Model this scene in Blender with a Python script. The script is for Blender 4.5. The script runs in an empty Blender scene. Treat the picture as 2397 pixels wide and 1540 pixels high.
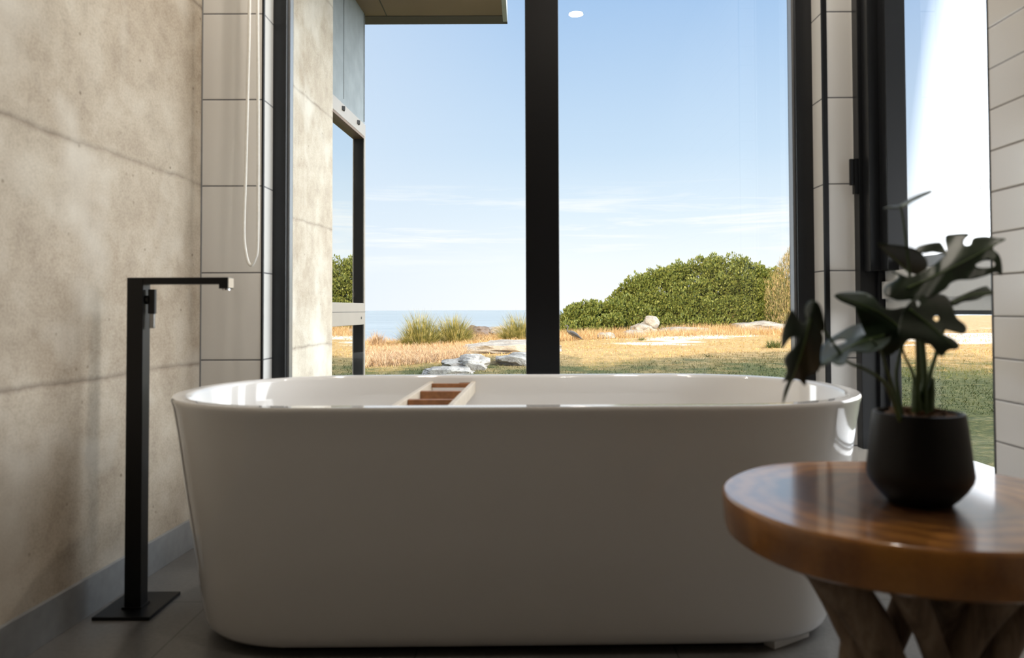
import bpy, bmesh, math, random
import numpy as np
from mathutils import Vector, Matrix, noise as mnoise
from mathutils.geometry import delaunay_2d_cdt

random.seed(7); rng = np.random.default_rng(7)
scn = bpy.context.scene
COL = scn.collection
PI = math.pi
W, H, F = 2397, 1540, 1780.0
CX, CY = 1225.0, 725.0            # vanishing point of the room's depth direction
CAMZ = 0.790
PITCH, ROLL = math.radians(1.4), math.radians(0.2)

# ------------------------------------------------------------------ camera
cam_d = bpy.data.cameras.new('camera'); cam = bpy.data.objects.new('camera', cam_d); COL.objects.link(cam)
cam_d.sensor_width = 36; cam_d.sensor_fit = 'HORIZONTAL'; cam_d.lens = 36 * F / W
PY0 = CY - F * math.tan(PITCH)
cam_d.shift_x = (W / 2 - CX) / W; cam_d.shift_y = (PY0 - H / 2) / W
cam_d.clip_start = 0.05; cam_d.clip_end = 9000
CR = Matrix.Rotation(math.radians(90) + PITCH, 3, 'X') @ Matrix.Rotation(-ROLL, 3, 'Z')
cam.rotation_euler = CR.to_euler(); cam.location = (0, 0, CAMZ)
cam_d.dof.use_dof = True; cam_d.dof.focus_distance = 9.0; cam_d.dof.aperture_fstop = 4.2
scn.camera = cam
ORG = Vector((0, 0, CAMZ))
def ray(px, py):
    return CR @ Vector(((px - CX) / F, -(py - PY0) / F, -1.0))
def aY(px, py, Y): d = ray(px, py); return ORG + d * (Y / d.y)
def aX(px, py, X): d = ray(px, py); return ORG + d * (X / d.x)
def aZ(px, py, Z): d = ray(px, py); return ORG + d * ((Z - CAMZ) / d.z)
def scale_at(Y): return Y / F

# ------------------------------------------------------------------ materials
def new_mat(name):
    m = bpy.data.materials.new(name); m.use_nodes = True
    nt = m.node_tree; nt.nodes.clear()
    out = nt.nodes.new('ShaderNodeOutputMaterial')
    return m, nt, out
def N(nt, typ, **kw):
    n = nt.nodes.new(typ)
    for k, v in kw.items():
        if k in n.inputs.keys() if hasattr(n.inputs, 'keys') else False: n.inputs[k].default_value = v
        else: setattr(n, k, v)
    return n
def L(nt, a, b): nt.links.new(a, b)
def ramp(nt, fac, stops, interp='LINEAR'):
    r = nt.nodes.new('ShaderNodeValToRGB'); r.color_ramp.interpolation = interp
    e = r.color_ramp.elements
    while len(e) < len(stops): e.new(0.5)
    for i, (p, c) in enumerate(stops):
        e[i].position = p; e[i].color = (c[0], c[1], c[2], 1) if hasattr(c, '__len__') else (c, c, c, 1)
    if fac is not None: L(nt, fac, r.inputs[0])
    return r
def noise(nt, vec, scale, detail=4, rough=.55, dist=0.0):
    n = nt.nodes.new('ShaderNodeTexNoise')
    n.inputs['Scale'].default_value = scale; n.inputs['Detail'].default_value = detail
    n.inputs['Roughness'].default_value = rough; n.inputs['Distortion'].default_value = dist
    if vec is not None: L(nt, vec, n.inputs['Vector'])
    return n.outputs[0]
def mathn(nt, op, a, b=None, clamp=False):
    n = nt.nodes.new('ShaderNodeMath'); n.operation = op; n.use_clamp = clamp
    for i, v in enumerate((a, b)):
        if v is None: continue
        if isinstance(v, (int, float)): n.inputs[i].default_value = v
        else: L(nt, v, n.inputs[i])
    return n.outputs[0]
def mixc(nt, fac, a, b, mode='MIX'):
    n = nt.nodes.new('ShaderNodeMix'); n.data_type = 'RGBA'; n.blend_type = mode
    if isinstance(fac, (int, float)): n.inputs[0].default_value = fac
    else: L(nt, fac, n.inputs[0])
    for i, v in ((6, a), (7, b)):
        if hasattr(v, 'links'): L(nt, v, n.inputs[i])
        else: n.inputs[i].default_value = (v[0], v[1], v[2], 1)
    return n.outputs[2]
def bsdf(nt, out, color=None, rough=.5, metal=0, spec=.5, coat=0, coat_rough=.05):
    b = nt.nodes.new('ShaderNodeBsdfPrincipled')
    if color is not None:
        if hasattr(color, 'links'): L(nt, color, b.inputs['Base Color'])
        else: b.inputs['Base Color'].default_value = (*color, 1)
    if hasattr(rough, 'links'): L(nt, rough, b.inputs['Roughness'])
    else: b.inputs['Roughness'].default_value = rough
    b.inputs['Metallic'].default_value = metal
    b.inputs['Specular IOR Level'].default_value = spec
    b.inputs['Coat Weight'].default_value = coat; b.inputs['Coat Roughness'].default_value = coat_rough
    L(nt, b.outputs[0], out.inputs[0]); return b
def bump(nt, b, h, strength=.3, dist=.01):
    n = nt.nodes.new('ShaderNodeBump'); n.inputs['Strength'].default_value = strength
    n.inputs['Distance'].default_value = dist
    L(nt, h, n.inputs['Height']); L(nt, n.outputs[0], b.inputs['Normal'])
def objc(nt): return nt.nodes.new('ShaderNodeTexCoord').outputs['Object']
def mapping(nt, vec, scale=(1, 1, 1), loc=(0, 0, 0), rot=(0, 0, 0)):
    m = nt.nodes.new('ShaderNodeMapping'); L(nt, vec, m.inputs[0])
    m.inputs['Scale'].default_value = scale; m.inputs['Location'].default_value = loc; m.inputs['Rotation'].default_value = rot
    return m.outputs[0]
def simple(name, color, rough=.5, metal=0, spec=.5, var=.08, vs=20, bmp=0, coat=0):
    m, nt, out = new_mat(name)
    v = objc(nt); n = noise(nt, v, vs)
    d = tuple(c * (1 - var) for c in color); e = tuple(min(1, c * (1 + var)) for c in color)
    r = ramp(nt, n, [(.3, d), (.7, e)])
    b = bsdf(nt, out, r.outputs[0], rough, metal, spec, coat)
    if bmp: bump(nt, b, n, bmp, .004)
    return m

def mat_concrete():
    m, nt, out = new_mat('rammed_concrete'); v = objc(nt)
    big = noise(nt, mapping(nt, v, (1, 1, 1.3)), 1.6, 5, .6)
    mid = noise(nt, v, 9, 6, .65, .3)
    c = ramp(nt, big, [(.36, (.37, .295, .215)), (.5, (.47, .40, .315)), (.64, (.58, .52, .43))]).outputs[0]
    c2 = ramp(nt, mid, [(.34, (.23, .17, .12)), (.5, (.48, .40, .31)), (.66, (.70, .64, .55))]).outputs[0]
    c = mixc(nt, .38, c, c2)
    fine = noise(nt, v, 160, 3, .7)
    c = mixc(nt, .35, c, ramp(nt, fine, [(.3, (.20, .17, .13)), (.6, (.52, .46, .38))]).outputs[0])
    # pale lime bloom patches
    bl = noise(nt, mapping(nt, v, (1, 1, 1), (3, 1, 2)), 3.2, 3, .5)
    c = mixc(nt, ramp(nt, bl, [(.54, 0), (.70, .55)]).outputs[0], c, (.68, .64, .57))
    # dark pin holes
    vo = nt.nodes.new('ShaderNodeTexVoronoi'); vo.inputs['Scale'].default_value = 22; L(nt, v, vo.inputs['Vector'])
    pit = ramp(nt, vo.outputs['Distance'], [(.05, 1), (.14, 0)]).outputs[0]
    pn = ramp(nt, noise(nt, v, 6, 3), [(.52, 0), (.60, 1)]).outputs[0]
    pitm = mathn(nt, 'MULTIPLY', pit, pn)
    c = mixc(nt, mathn(nt, 'MULTIPLY', pitm, .75), c, (.16, .12, .08))
    # lift joints every 0.61 m, a little wavy
    sx = nt.nodes.new('ShaderNodeSeparateXYZ'); L(nt, v, sx.inputs[0])
    wob = mathn(nt, 'MULTIPLY', mathn(nt, 'SUBTRACT', noise(nt, v, 5, 4, .6), .5), .035)
    z = mathn(nt, 'ADD', mathn(nt, 'ADD', sx.outputs[2], wob), -.612)
    fr = mathn(nt, 'PINGPONG', z, .3065)
    jn = ramp(nt, fr, [(.0, 1), (.005, .5), (.013, 0)]).outputs[0]
    jmask = ramp(nt, noise(nt, v, 7, 3), [(.30, .25), (.6, 1)]).outputs[0]
    jm = mathn(nt, 'MULTIPLY', jn, jmask)
    c = mixc(nt, mathn(nt, 'MULTIPLY', jm, .62), c, (.17, .13, .10))
    b = bsdf(nt, out, c, .88, spec=.25)
    hgt = mathn(nt, 'SUBTRACT', mathn(nt, 'ADD', mathn(nt, 'MULTIPLY', fine, .12), mathn(nt, 'MULTIPLY', mid, .35)), mathn(nt, 'ADD', jm, mathn(nt, 'MULTIPLY', pitm, .6)))
    bump(nt, b, hgt, .35, .006); return m

def mat_tile(name, pitch, offset, color, joint, rough=.12, axis_w=None, wpitch=1.2, jw=.0022):
    m, nt, out = new_mat(name); v = objc(nt)
    sx = nt.nodes.new('ShaderNodeSeparateXYZ'); L(nt, v, sx.inputs[0])
    z = mathn(nt, 'ADD', sx.outputs[2], -offset)
    fr = mathn(nt, 'PINGPONG', z, pitch / 2)
    j = mathn(nt, 'LESS_THAN', fr, jw)
    row = mathn(nt, 'FLOOR', mathn(nt, 'DIVIDE', z, pitch))
    if axis_w is not None:
        w = mathn(nt, 'ADD', sx.outputs[axis_w], 0.4)
        j2 = mathn(nt, 'LESS_THAN', mathn(nt, 'PINGPONG', w, wpitch / 2), jw)
        j = mathn(nt, 'MAXIMUM', j, j2)
    wn = nt.nodes.new('ShaderNodeTexWhiteNoise'); wn.noise_dimensions = '1D'; L(nt, row, wn.inputs['W'])
    base = mixc(nt, mathn(nt, 'MULTIPLY', wn.outputs[0], .25), color, tuple(c * .93 for c in color))
    c = mixc(nt, j, base, joint)
    rg = mixc(nt, j, (rough,) * 3, (.8,) * 3)
    b = bsdf(nt, out, c, rg)
    soft = ramp(nt, fr, [(0, 0), (jw * 2.2, 1)]).outputs[0]
    bump(nt, b, soft, .5, .002); return m

def mat_floor():
    m, nt, out = new_mat('floor_tile'); v = objc(nt)
    n = noise(nt, v, 7, 5, .6); f = noise(nt, v, 90, 3, .6)
    c = ramp(nt, n, [(.3, (.13, .126, .122)), (.7, (.19, .183, .176))]).outputs[0]
    c = mixc(nt, .25, c, ramp(nt, f, [(.35, (.10, .10, .10)), (.65, (.23, .22, .215))]).outputs[0])
    sx = nt.nodes.new('ShaderNodeSeparateXYZ'); L(nt, v, sx.inputs[0])
    jx = mathn(nt, 'LESS_THAN', mathn(nt, 'PINGPONG', mathn(nt, 'ADD', sx.outputs[0], .25), .3), .0016)
    jy = mathn(nt, 'LESS_THAN', mathn(nt, 'PINGPONG', mathn(nt, 'ADD', sx.outputs[1], -2.085), .3), .0016)
    j = mathn(nt, 'MAXIMUM', jx, jy)
    c = mixc(nt, j, c, (.05, .048, .045))
    b = bsdf(nt, out, c, ramp(nt, n, [(.3, .30), (.7, .42)]).outputs[0], spec=.5)
    bump(nt, b, f, .08, .002); return m

def mat_wood_top():
    m, nt, out = new_mat('polished_timber'); v = objc(nt)
    # growth rings around a heart off to one side
    vv = mapping(nt, v, (1, 1, .25), (-.03, .02, 0))
    w = nt.nodes.new('ShaderNodeTexWave'); w.wave_type = 'RINGS'; w.rings_direction = 'Z'
    w.inputs['Scale'].default_value = 9; w.inputs['Distortion'].default_value = 5.0
    w.inputs['Detail'].default_value = 4; w.inputs['Detail Scale'].default_value = 1.3
    L(nt, vv, w.inputs['Vector'])
    big = noise(nt, mapping(nt, v, (1, 1, 1)), 5, 4, .6, .6)
    c1 = ramp(nt, w.outputs['Fac'], [(.0, (.17, .058, .016)), (.45, (.44, .175, .034)), (1, (.60, .27, .055))]).outputs[0]
    c2 = ramp(nt, big, [(.3, (.13, .045, .014)), (.55, (.48, .20, .038)), (.75, (.66, .32, .07))]).outputs[0]
    c = mixc(nt, .5, c1, c2)
    gr = noise(nt, mapping(nt, v, (60, 8, 60)), 3, 4, .6)
    c = mixc(nt, .18, c, ramp(nt, gr, [(.3, (.08, .03, .01)), (.7, (.45, .2, .06))]).outputs[0])
    # dark heartwood in the middle of the disc
    ln = nt.nodes.new('ShaderNodeVectorMath'); ln.operation = 'LENGTH'
    L(nt, mapping(nt, v, (1, 1, 0), (.03, -.01, 0)), ln.inputs[0])
    hw = mathn(nt, 'ADD', ln.outputs['Value'], mathn(nt, 'MULTIPLY', mathn(nt, 'SUBTRACT', big, .5), .12))
    c = mixc(nt, ramp(nt, hw, [(.135, .8), (.18, .0)]).outputs[0], c, (.055, .028, .018))
    b = bsdf(nt, out, c, .30, coat=1.0, coat_rough=.10)
    bump(nt, b, gr, .05, .001); return m

def mat_branch():
    m, nt, out = new_mat('weathered_branch'); v = objc(nt)
    n = noise(nt, mapping(nt, v, (30, 30, 5)), 1.4, 5, .65, .4)
    c = ramp(nt, n, [(.3, (.11, .075, .052)), (.5, (.24, .175, .125)), (.72, (.40, .32, .24))]).outputs[0]
    b = bsdf(nt, out, c, .75, spec=.25); bump(nt, b, n, .5, .004); return m

def mat_leaf():
    m, nt, out = new_mat('monstera_leaf'); v = objc(nt)
    n = noise(nt, v, 16, 4, .6)
    c = ramp(nt, n, [(.3, (.006, .015, .006)), (.55, (.010, .027, .009)), (.75, (.02, .045, .013))]).outputs[0]
    b = bsdf(nt, out, c, .42, spec=.35)
    bump(nt, b, noise(nt, v, 45, 3), .15, .002); return m

def mat_glass(name, tint, refl_boost=0.0):
    m, nt, out = new_mat(name)
    tr = nt.nodes.new('ShaderNodeBsdfTransparent'); tr.inputs[0].default_value = (*tint, 1)
    gl = nt.nodes.new('ShaderNodeBsdfGlossy'); gl.inputs['Roughness'].default_value = 0
    fr = nt.nodes.new('ShaderNodeLayerWeight'); fr.inputs[0].default_value = .5
    f = mathn(nt, 'ADD', mathn(nt, 'MULTIPLY', mathn(nt, 'POWER', fr.outputs['Facing'], 5.0), .96), .035 + refl_boost, True)
    mx = nt.nodes.new('ShaderNodeMixShader'); L(nt, f, mx.inputs[0]); L(nt, tr.outputs[0], mx.inputs[1]); L(nt, gl.outputs[0], mx.inputs[2])
    L(nt, mx.outputs[0], out.inputs[0]); return m

def mat_ground():
    m, nt, out = new_mat('coastal_turf'); v = objc(nt)
    sx = nt.nodes.new('ShaderNodeSeparateXYZ'); L(nt, v, sx.inputs[0])
    fine = noise(nt, v, 9, 6, .7); mid = noise(nt, mapping(nt, v, (1, 1, 1)), 1.1, 5, .65)
    green = ramp(nt, fine, [(.3, (.04, .055, .018)), (.5, (.10, .11, .035)), (.7, (.24, .20, .08))]).outputs[0]
    straw = ramp(nt, fine, [(.3, (.26, .155, .06)), (.5, (.52, .34, .145)), (.72, (.70, .50, .26))]).outputs[0]
    far = mathn(nt, 'ADD', mathn(nt, 'MULTIPLY', mathn(nt, 'ADD', sx.outputs[1], -14.0), .17), mathn(nt, 'MULTIPLY', mathn(nt, 'SUBTRACT', mid, .5), 2.6))  # nearer turf is greener, and darkened further for the house's shade
    c = mixc(nt, mathn(nt, 'ADD', far, 0, True), green, straw)
    # bare pale sand / granite showing through towards the right
    pv = mapping(nt, v, (.16, .55, 1), (0, .4, 0))
    pn = noise(nt, pv, 1.0, 5, .6)
    px = ramp(nt, mathn(nt, 'MULTIPLY', sx.outputs[0], .1), [(.22, 0), (.5, .21)]).outputs[0]
    py = mathn(nt, 'SUBTRACT', 1.0, mathn(nt, 'ABSOLUTE', mathn(nt, 'MULTIPLY', mathn(nt, 'ADD', sx.outputs[1], -27.5), .16)), True)
    ps = mathn(nt, 'ADD', pn, mathn(nt, 'MULTIPLY', px, py))
    pm = mathn(nt, 'MULTIPLY', ramp(nt, ps, [(.635, 0), (.68, 1)]).outputs[0], mathn(nt, 'MULTIPLY', mathn(nt, 'ADD', sx.outputs[1], -20.5), .4, True))
    c = mixc(nt, mathn(nt, 'MULTIPLY', pm, .92), c, ramp(nt, fine, [(.35, (.74, .64, .52)), (.65, (.92, .85, .74))]).outputs[0])
    b = bsdf(nt, out, c, .95, spec=.1); bump(nt, b, fine, .8, .06); return m

def mat_sea():
    m, nt, out = new_mat('sea_water'); v = objc(nt)
    n1 = noise(nt, mapping(nt, v, (.02, .25, 1)), 1.0, 6, .6)
    n2 = noise(nt, mapping(nt, v, (.004, .035, 1)), 1.0, 5, .6)
    c = ramp(nt, n2, [(.35, (.19, .25, .28)), (.65, (.33, .39, .42))]).outputs[0]
    b = bsdf(nt, out, c, .18, spec=.5)
    bump(nt, b, mathn(nt, 'ADD', n1, mathn(nt, 'MULTIPLY', n2, 2.0)), .9, .5); return m

def mat_rock():
    m, nt, out = new_mat('granite'); v = objc(nt)
    n = noise(nt, v, 2.2, 6, .65, .3); f = noise(nt, v, 22, 4, .7)
    c = ramp(nt, n, [(.33, (.20, .17, .14)), (.5, (.40, .36, .31)), (.68, (.60, .55, .48))]).outputs[0]
    c = mixc(nt, .35, c, ramp(nt, f, [(.35, (.18, .16, .14)), (.6, (.62, .57, .50))]).outputs[0])
    b = bsdf(nt, out, c, .9, spec=.2); bump(nt, b, mathn(nt, 'ADD', n, mathn(nt, 'MULTIPLY', f, .3)), .8, .08); return m

def mat_blades(name, stops, scale=14, rough=.7, trans=0):
    m, nt, out = new_mat(name); v = objc(nt)
    n = noise(nt, v, scale, 2, .7)
    c = ramp(nt, n, stops).outputs[0]
    b = bsdf(nt, out, c, rough, spec=.25); return m

def mat_lawn():
    m, nt, out = new_mat('lawn_blades'); v = objc(nt)
    sx = nt.nodes.new('ShaderNodeSeparateXYZ'); L(nt, v, sx.inputs[0])
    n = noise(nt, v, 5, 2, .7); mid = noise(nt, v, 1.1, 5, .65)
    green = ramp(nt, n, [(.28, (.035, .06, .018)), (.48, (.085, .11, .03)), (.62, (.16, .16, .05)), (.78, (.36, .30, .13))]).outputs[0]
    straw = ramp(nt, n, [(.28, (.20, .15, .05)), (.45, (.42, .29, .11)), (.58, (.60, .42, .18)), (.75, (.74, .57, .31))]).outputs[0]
    far = mathn(nt, 'ADD', mathn(nt, 'MULTIPLY', mathn(nt, 'ADD', sx.outputs[1], -14.0), .17), mathn(nt, 'MULTIPLY', mathn(nt, 'SUBTRACT', mid, .5), 2.4), True)  # near blades greener, their dark tone also painting the shade there
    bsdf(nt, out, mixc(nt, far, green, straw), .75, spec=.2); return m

def mat_world():
    w = bpy.data.worlds.new('coastal_sky'); scn.world = w; w.use_nodes = True
    nt = w.node_tree; nt.nodes.clear()
    out = nt.nodes.new('ShaderNodeOutputWorld'); bg = nt.nodes.new('ShaderNodeBackground')
    v = nt.nodes.new('ShaderNodeTexCoord').outputs['Generated']
    sx = nt.nodes.new('ShaderNodeSeparateXYZ'); L(nt, v, sx.inputs[0])
    z = sx.outputs[2]
    c = ramp(nt, z, [(0.0, (1.0, 1.0, 1.02)), (.06, (.93, .97, 1.0)), (.12, (.78, .88, .97)), (.20, (.60, .75, .92)), (.38, (.38, .56, .83)), (.8, (.26, .42, .72))]).outputs[0]
    # the sky pales towards the east (right)
    az = mathn(nt, 'ADD', mathn(nt, 'MULTIPLY', sx.outputs[0], 5.5), -2.45, True)
    c = mixc(nt, mathn(nt, 'MULTIPLY', az, .85), c, (8.2, 8.45, 8.7))
    azl = mathn(nt, 'ADD', mathn(nt, 'MULTIPLY', sx.outputs[0], -2.2), .10, True)
    c = mixc(nt, mathn(nt, 'MULTIPLY', azl, .8), c, (.72, .80, .92))
    # thin cirrus low down
    cn = noise(nt, mapping(nt, v, (2.2, 2.2, 34), (.3, 0, 0), (0, math.radians(2.5), 0)), 2.2, 6, .62, .4)
    band = ramp(nt, z, [(.04, 0), (.09, 1), (.135, .8), (.17, 0)]).outputs[0]
    cm = mathn(nt, 'MULTIPLY', ramp(nt, cn, [(.50, 0), (.68, .9)]).outputs[0], band)
    c = mixc(nt, cm, c, (1.0, 1.0, .99))
    L(nt, c, bg.inputs[0]); bg.inputs[1].default_value = 1.0
    L(nt, bg.outputs[0], out.inputs[0])
mat_world()

M = dict(
    concrete=mat_concrete(),
    tile300=mat_tile('wall_tile_large', .3, .0, (.80, .79, .765), (.13, .13, .14)),
    tile_sub=mat_tile('wall_tile_narrow', .0956, .0, (.74, .72, .69), (.20, .19, .18), .18, jw=.0016),
    floor=mat_floor(),
    ceiling=simple('ceiling_paint', (.80, .77, .72), .9, vs=3, var=.02),
    plaster=simple('rear_wall_paint', (.30, .24, .19), .9, vs=3, var=.03),
    skirting=simple('skirting_tile', (.27, .28, .29), .35, vs=30, var=.1),
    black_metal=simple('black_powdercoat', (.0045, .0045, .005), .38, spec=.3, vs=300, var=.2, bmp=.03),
    frame=simple('charcoal_aluminium', (.010, .011, .013), .34, spec=.4, vs=60),
    frame_face=simple('grey_aluminium', (.30, .31, .32), .30, metal=.5, vs=60, var=.03),
    glare_alu=simple('sky_glare_aluminium', (.66, .67, .66), .35, metal=.1, vs=60, var=.02),
    champagne=simple('champagne_aluminium', (.30, .265, .225), .42, metal=.35, vs=8, var=.04),
    tubwhite=simple('white_acrylic', (.78, .77, .755), .07, spec=.5, vs=2, var=.01, coat=.3),
    drain=simple('chrome', (.75, .75, .76), .12, metal=1, vs=20, var=.02),
    lever_sheen=simple('lever_sheen_grey', (.28, .28, .28), .25, metal=.8, vs=20, var=.02),
    wood=mat_wood_top(), branch=mat_branch(),
    teak=simple('tray_timber', (.30, .125, .045), .5, vs=40, var=.35),
    teakpale_glint=simple('rail_timber_and_glint', (.62, .54, .43), .45, vs=30, var=.1),
    pot=simple('matt_black_ceramic', (.006, .006, .0065), .45, spec=.3, vs=80, var=.1),
    soil=simple('bark_chips', (.13, .07, .035), .9, vs=120, var=.6, bmp=.8),
    leaf=mat_leaf(),
    rib=simple('leaf_rib', (.10, .17, .05), .45, vs=40, var=.15),
    stem=simple('leaf_stalk', (.055, .10, .030), .45, vs=30, var=.25),
    glass_main=mat_glass('tinted_glass', (.97, .985, .985)),
    glass_side=mat_glass('clear_glass', (1, 1, 1)),
    cord=simple('white_cord', (.86, .85, .80), .5, vs=100, var=.05),
    mirror=simple('coated_glass', (.88, .90, .90), .0, metal=1, vs=1, var=.0),
    cladding=simple('cement_cladding', (.22, .245, .255), .8, vs=9, var=.12, bmp=.2),
    head_shade=simple('head_shade_brown', (.13, .07, .03), .5, vs=20),
    soffit=simple('soffit_board', (.27, .185, .135), .8, vs=4, var=.06),
    fascia=simple('fascia_metal', (.012, .011, .012), .5, vs=10),
    fascia_pale=simple('gutter_metal', (.42, .45, .50), .4, vs=10),
    roof=simple('roof_steel', (.12, .12, .13), .5, vs=5),
    ground=mat_ground(), sea=mat_sea(), rock=mat_rock(),
    darkrock=simple('shore_rock', (.16, .115, .085), .9, vs=3, var=.4, bmp=.6),
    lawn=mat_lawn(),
    dry=mat_blades('dry_blades', [(.3, (.30, .17, .07)), (.5, (.52, .34, .16)), (.7, (.72, .54, .31))], 4),
    pink=mat_blades('wiry_scrub', [(.3, (.16, .10, .06)), (.42, (.38, .25, .14)), (.55, (.58, .40, .24)), (.75, (.70, .56, .36))], 6),
    tussock=mat_blades('tussock_blades', [(.3, (.07, .075, .02)), (.45, (.20, .19, .05)), (.58, (.40, .34, .11)), (.75, (.70, .58, .30))], 5),
    shrubleaf=mat_blades('shrub_leaves', [(.28, (.05, .075, .014)), (.5, (.14, .17, .035)), (.68, (.34, .34, .09))], 9, .5),
    feather=mat_blades('feathery_foliage', [(.3, (.10, .11, .03)), (.46, (.24, .22, .07)), (.58, (.46, .33, .16)), (.75, (.66, .48, .28))], 8),
    bark=simple('shrub_bark', (.16, .11, .07), .9, vs=8, var=.3),
    feathers=simple('slate_plumage', (.11, .105, .10), .8, vs=30, var=.2),
    wingf=simple('dark_wing', (.05, .05, .053), .8, vs=30, var=.2),
    beak=simple('beak_horn', (.10, .09, .07), .5, vs=30),
    pale=simple('pale_face', (.62, .60, .56), .8, vs=30),
)
def emis(name, col, s):
    m, nt, out = new_mat(name); e = nt.nodes.new('ShaderNodeEmission')
    e.inputs[0].default_value = (*col, 1); e.inputs[1].default_value = s; L(nt, e.outputs[0], out.inputs[0]); return m
M['lamp'] = emis('lamp_diffuser', (1.0, .86, .70), 38)

# ------------------------------------------------------------------ helpers
def link(name, me, mat, parent=None, smooth=False):
    o = bpy.data.objects.new(name, me); COL.objects.link(o)
    if mat is not None and not me.materials: me.materials.append(mat)
    if parent is not None: o.parent = parent
    if smooth:
        me.polygons.foreach_set('use_smooth', [True] * len(me.polygons))
    return o
def tag(o, label=None, cat=None, group=None, kind=None):
    if label: o['label'] = label
    if cat: o['category'] = cat
    if group: o['group'] = group
    if kind: o['kind'] = kind
    return o
def empty(name, loc=(0, 0, 0), rz=0):
    o = bpy.data.objects.new(name, None); COL.objects.link(o); o.location = loc; o.rotation_euler = (0, 0, rz)
    o.empty_display_size = .05; return o
def struct(o, label=None):
    o['kind'] = 'structure'
    if label: o['label'] = label
    return o
class MB:
    def __init__(s): s.bm = bmesh.new()
    def box(s, x0, x1, y0, y1, z0, z1):
        x0, x1 = sorted((x0, x1)); y0, y1 = sorted((y0, y1)); z0, z1 = sorted((z0, z1))
        v = [s.bm.verts.new(p) for p in ((x0, y0, z0), (x1, y0, z0), (x1, y1, z0), (x0, y1, z0), (x0, y0, z1), (x1, y0, z1), (x1, y1, z1), (x0, y1, z1))]
        for f in ((3, 2, 1, 0), (4, 5, 6, 7), (0, 1, 5, 4), (1, 2, 6, 5), (2, 3, 7, 6), (3, 0, 4, 7)):
            s.bm.faces.new([v[i] for i in f])
        return s
    def prism(s, base, h):          # base: list of (x,y,z) bottom loop, h: vector
        a = [s.bm.verts.new(p) for p in base]; b = [s.bm.verts.new(Vector(p) + Vector(h)) for p in base]
        n = len(a)
        for i in range(n): s.bm.faces.new((a[i], a[(i + 1) % n], b[(i + 1) % n], b[i]))
        s.bm.faces.new(a[::-1]); s.bm.faces.new(b)
        return s
    def loops(s, rings, cap0=True, cap1=True, closed=True):
        vs = [[s.bm.verts.new(p) for p in r] for r in rings]
        for a, b in zip(vs, vs[1:]):
            n = len(a)
            for i in range(n if closed else n - 1):
                s.bm.faces.new((a[i], a[(i + 1) % n], b[(i + 1) % n], b[i]))
        if cap0: s.bm.faces.new(vs[0][::-1])
        if cap1: s.bm.faces.new(vs[-1])
        return s
    def tube(s, pts, rad, seg=10, rough=0.0, caps=True):
        pts = [Vector(p) for p in pts]; n = len(pts)
        if isinstance(rad, (int, float)): rad = [rad] * n
        t0 = (pts[1] - pts[0]).normalized()
        up = Vector((0, 0, 1)) if abs(t0.z) < .9 else Vector((1, 0, 0))
        nrm = (up - t0 * up.dot(t0)).normalized(); rings = []
        for i, p in enumerate(pts):
            t = (pts[min(i + 1, n - 1)] - pts[max(i - 1, 0)]).normalized()
            nrm = (nrm - t * nrm.dot(t)).normalized(); bn = t.cross(nrm)
            rr = []
            for k in range(seg):
                a = 2 * PI * k / seg; r = rad[i]
                if rough: r *= 1 + rough * (mnoise.noise(p * 18 + Vector((math.cos(a), math.sin(a), 0)) * 1.3))
                rr.append(p + (nrm * math.cos(a) + bn * math.sin(a)) * r)
            rings.append(rr)
        return s.loops(rings, caps, caps)
    def lathe(s, prof, cx=0, cy=0, seg=48, cap0=True, cap1=True):
        return s.loops([[(cx + r * math.cos(2 * PI * k / seg), cy + r * math.sin(2 * PI * k / seg), z) for k in range(seg)] for r, z in prof], cap0, cap1)
    def build(s, name, mat, parent=None, smooth=False, bevel=0):
        bmesh.ops.recalc_face_normals(s.bm, faces=s.bm.faces)
        if bevel:
            bmesh.ops.bevel(s.bm, geom=[e for e in s.bm.edges if e.calc_face_angle(0) > .6], offset=bevel, segments=2, affect='EDGES', profile=.6)
        me = bpy.data.meshes.new(name); s.bm.to_mesh(me); s.bm.free()
        o = link(name, me, mat, parent)
        if smooth:
            me.shade_smooth() if hasattr(me, 'shade_smooth') else None
            try: me.set_sharp_from_angle(angle=math.radians(38))
            except Exception: pass
        return o
def box(name, mat, parent, *a, bevel=0): return MB().box(*a).build(name, mat, parent, bevel=bevel)
def catmull(pts, sub=6, closed=False):
    pts = [Vector(p) for p in pts]; n = len(pts); out = []
    rg = range(n if closed else n - 1)
    for i in rg:
        p0 = pts[(i - 1) % n] if closed or i > 0 else pts[0]; p1 = pts[i % n]; p2 = pts[(i + 1) % n]
        p3 = pts[(i + 2) % n] if closed or i + 2 < n else pts[-1]
        for k in range(sub):
            t = k / sub
            out.append(.5 * ((2 * p1) + (-p0 + p2) * t + (2 * p0 - 5 * p1 + 4 * p2 - p3) * t * t + (-p0 + 3 * p1 - 3 * p2 + p3) * t ** 3))
    if not closed: out.append(pts[-1])
    return out
def from_arrays(name, verts, faces_n, idx, mat, parent=None):
    me = bpy.data.meshes.new(name); nv = len(verts); nf = len(idx) // faces_n
    me.vertices.add(nv); me.vertices.foreach_set('co', np.asarray(verts, dtype=np.float32).ravel())
    me.loops.add(len(idx)); me.loops.foreach_set('vertex_index', np.asarray(idx, dtype=np.int32))
    me.polygons.add(nf); me.polygons.foreach_set('loop_start', np.arange(nf, dtype=np.int32) * faces_n)
    me.update(calc_edges=True); return link(name, me, mat, parent)

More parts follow.
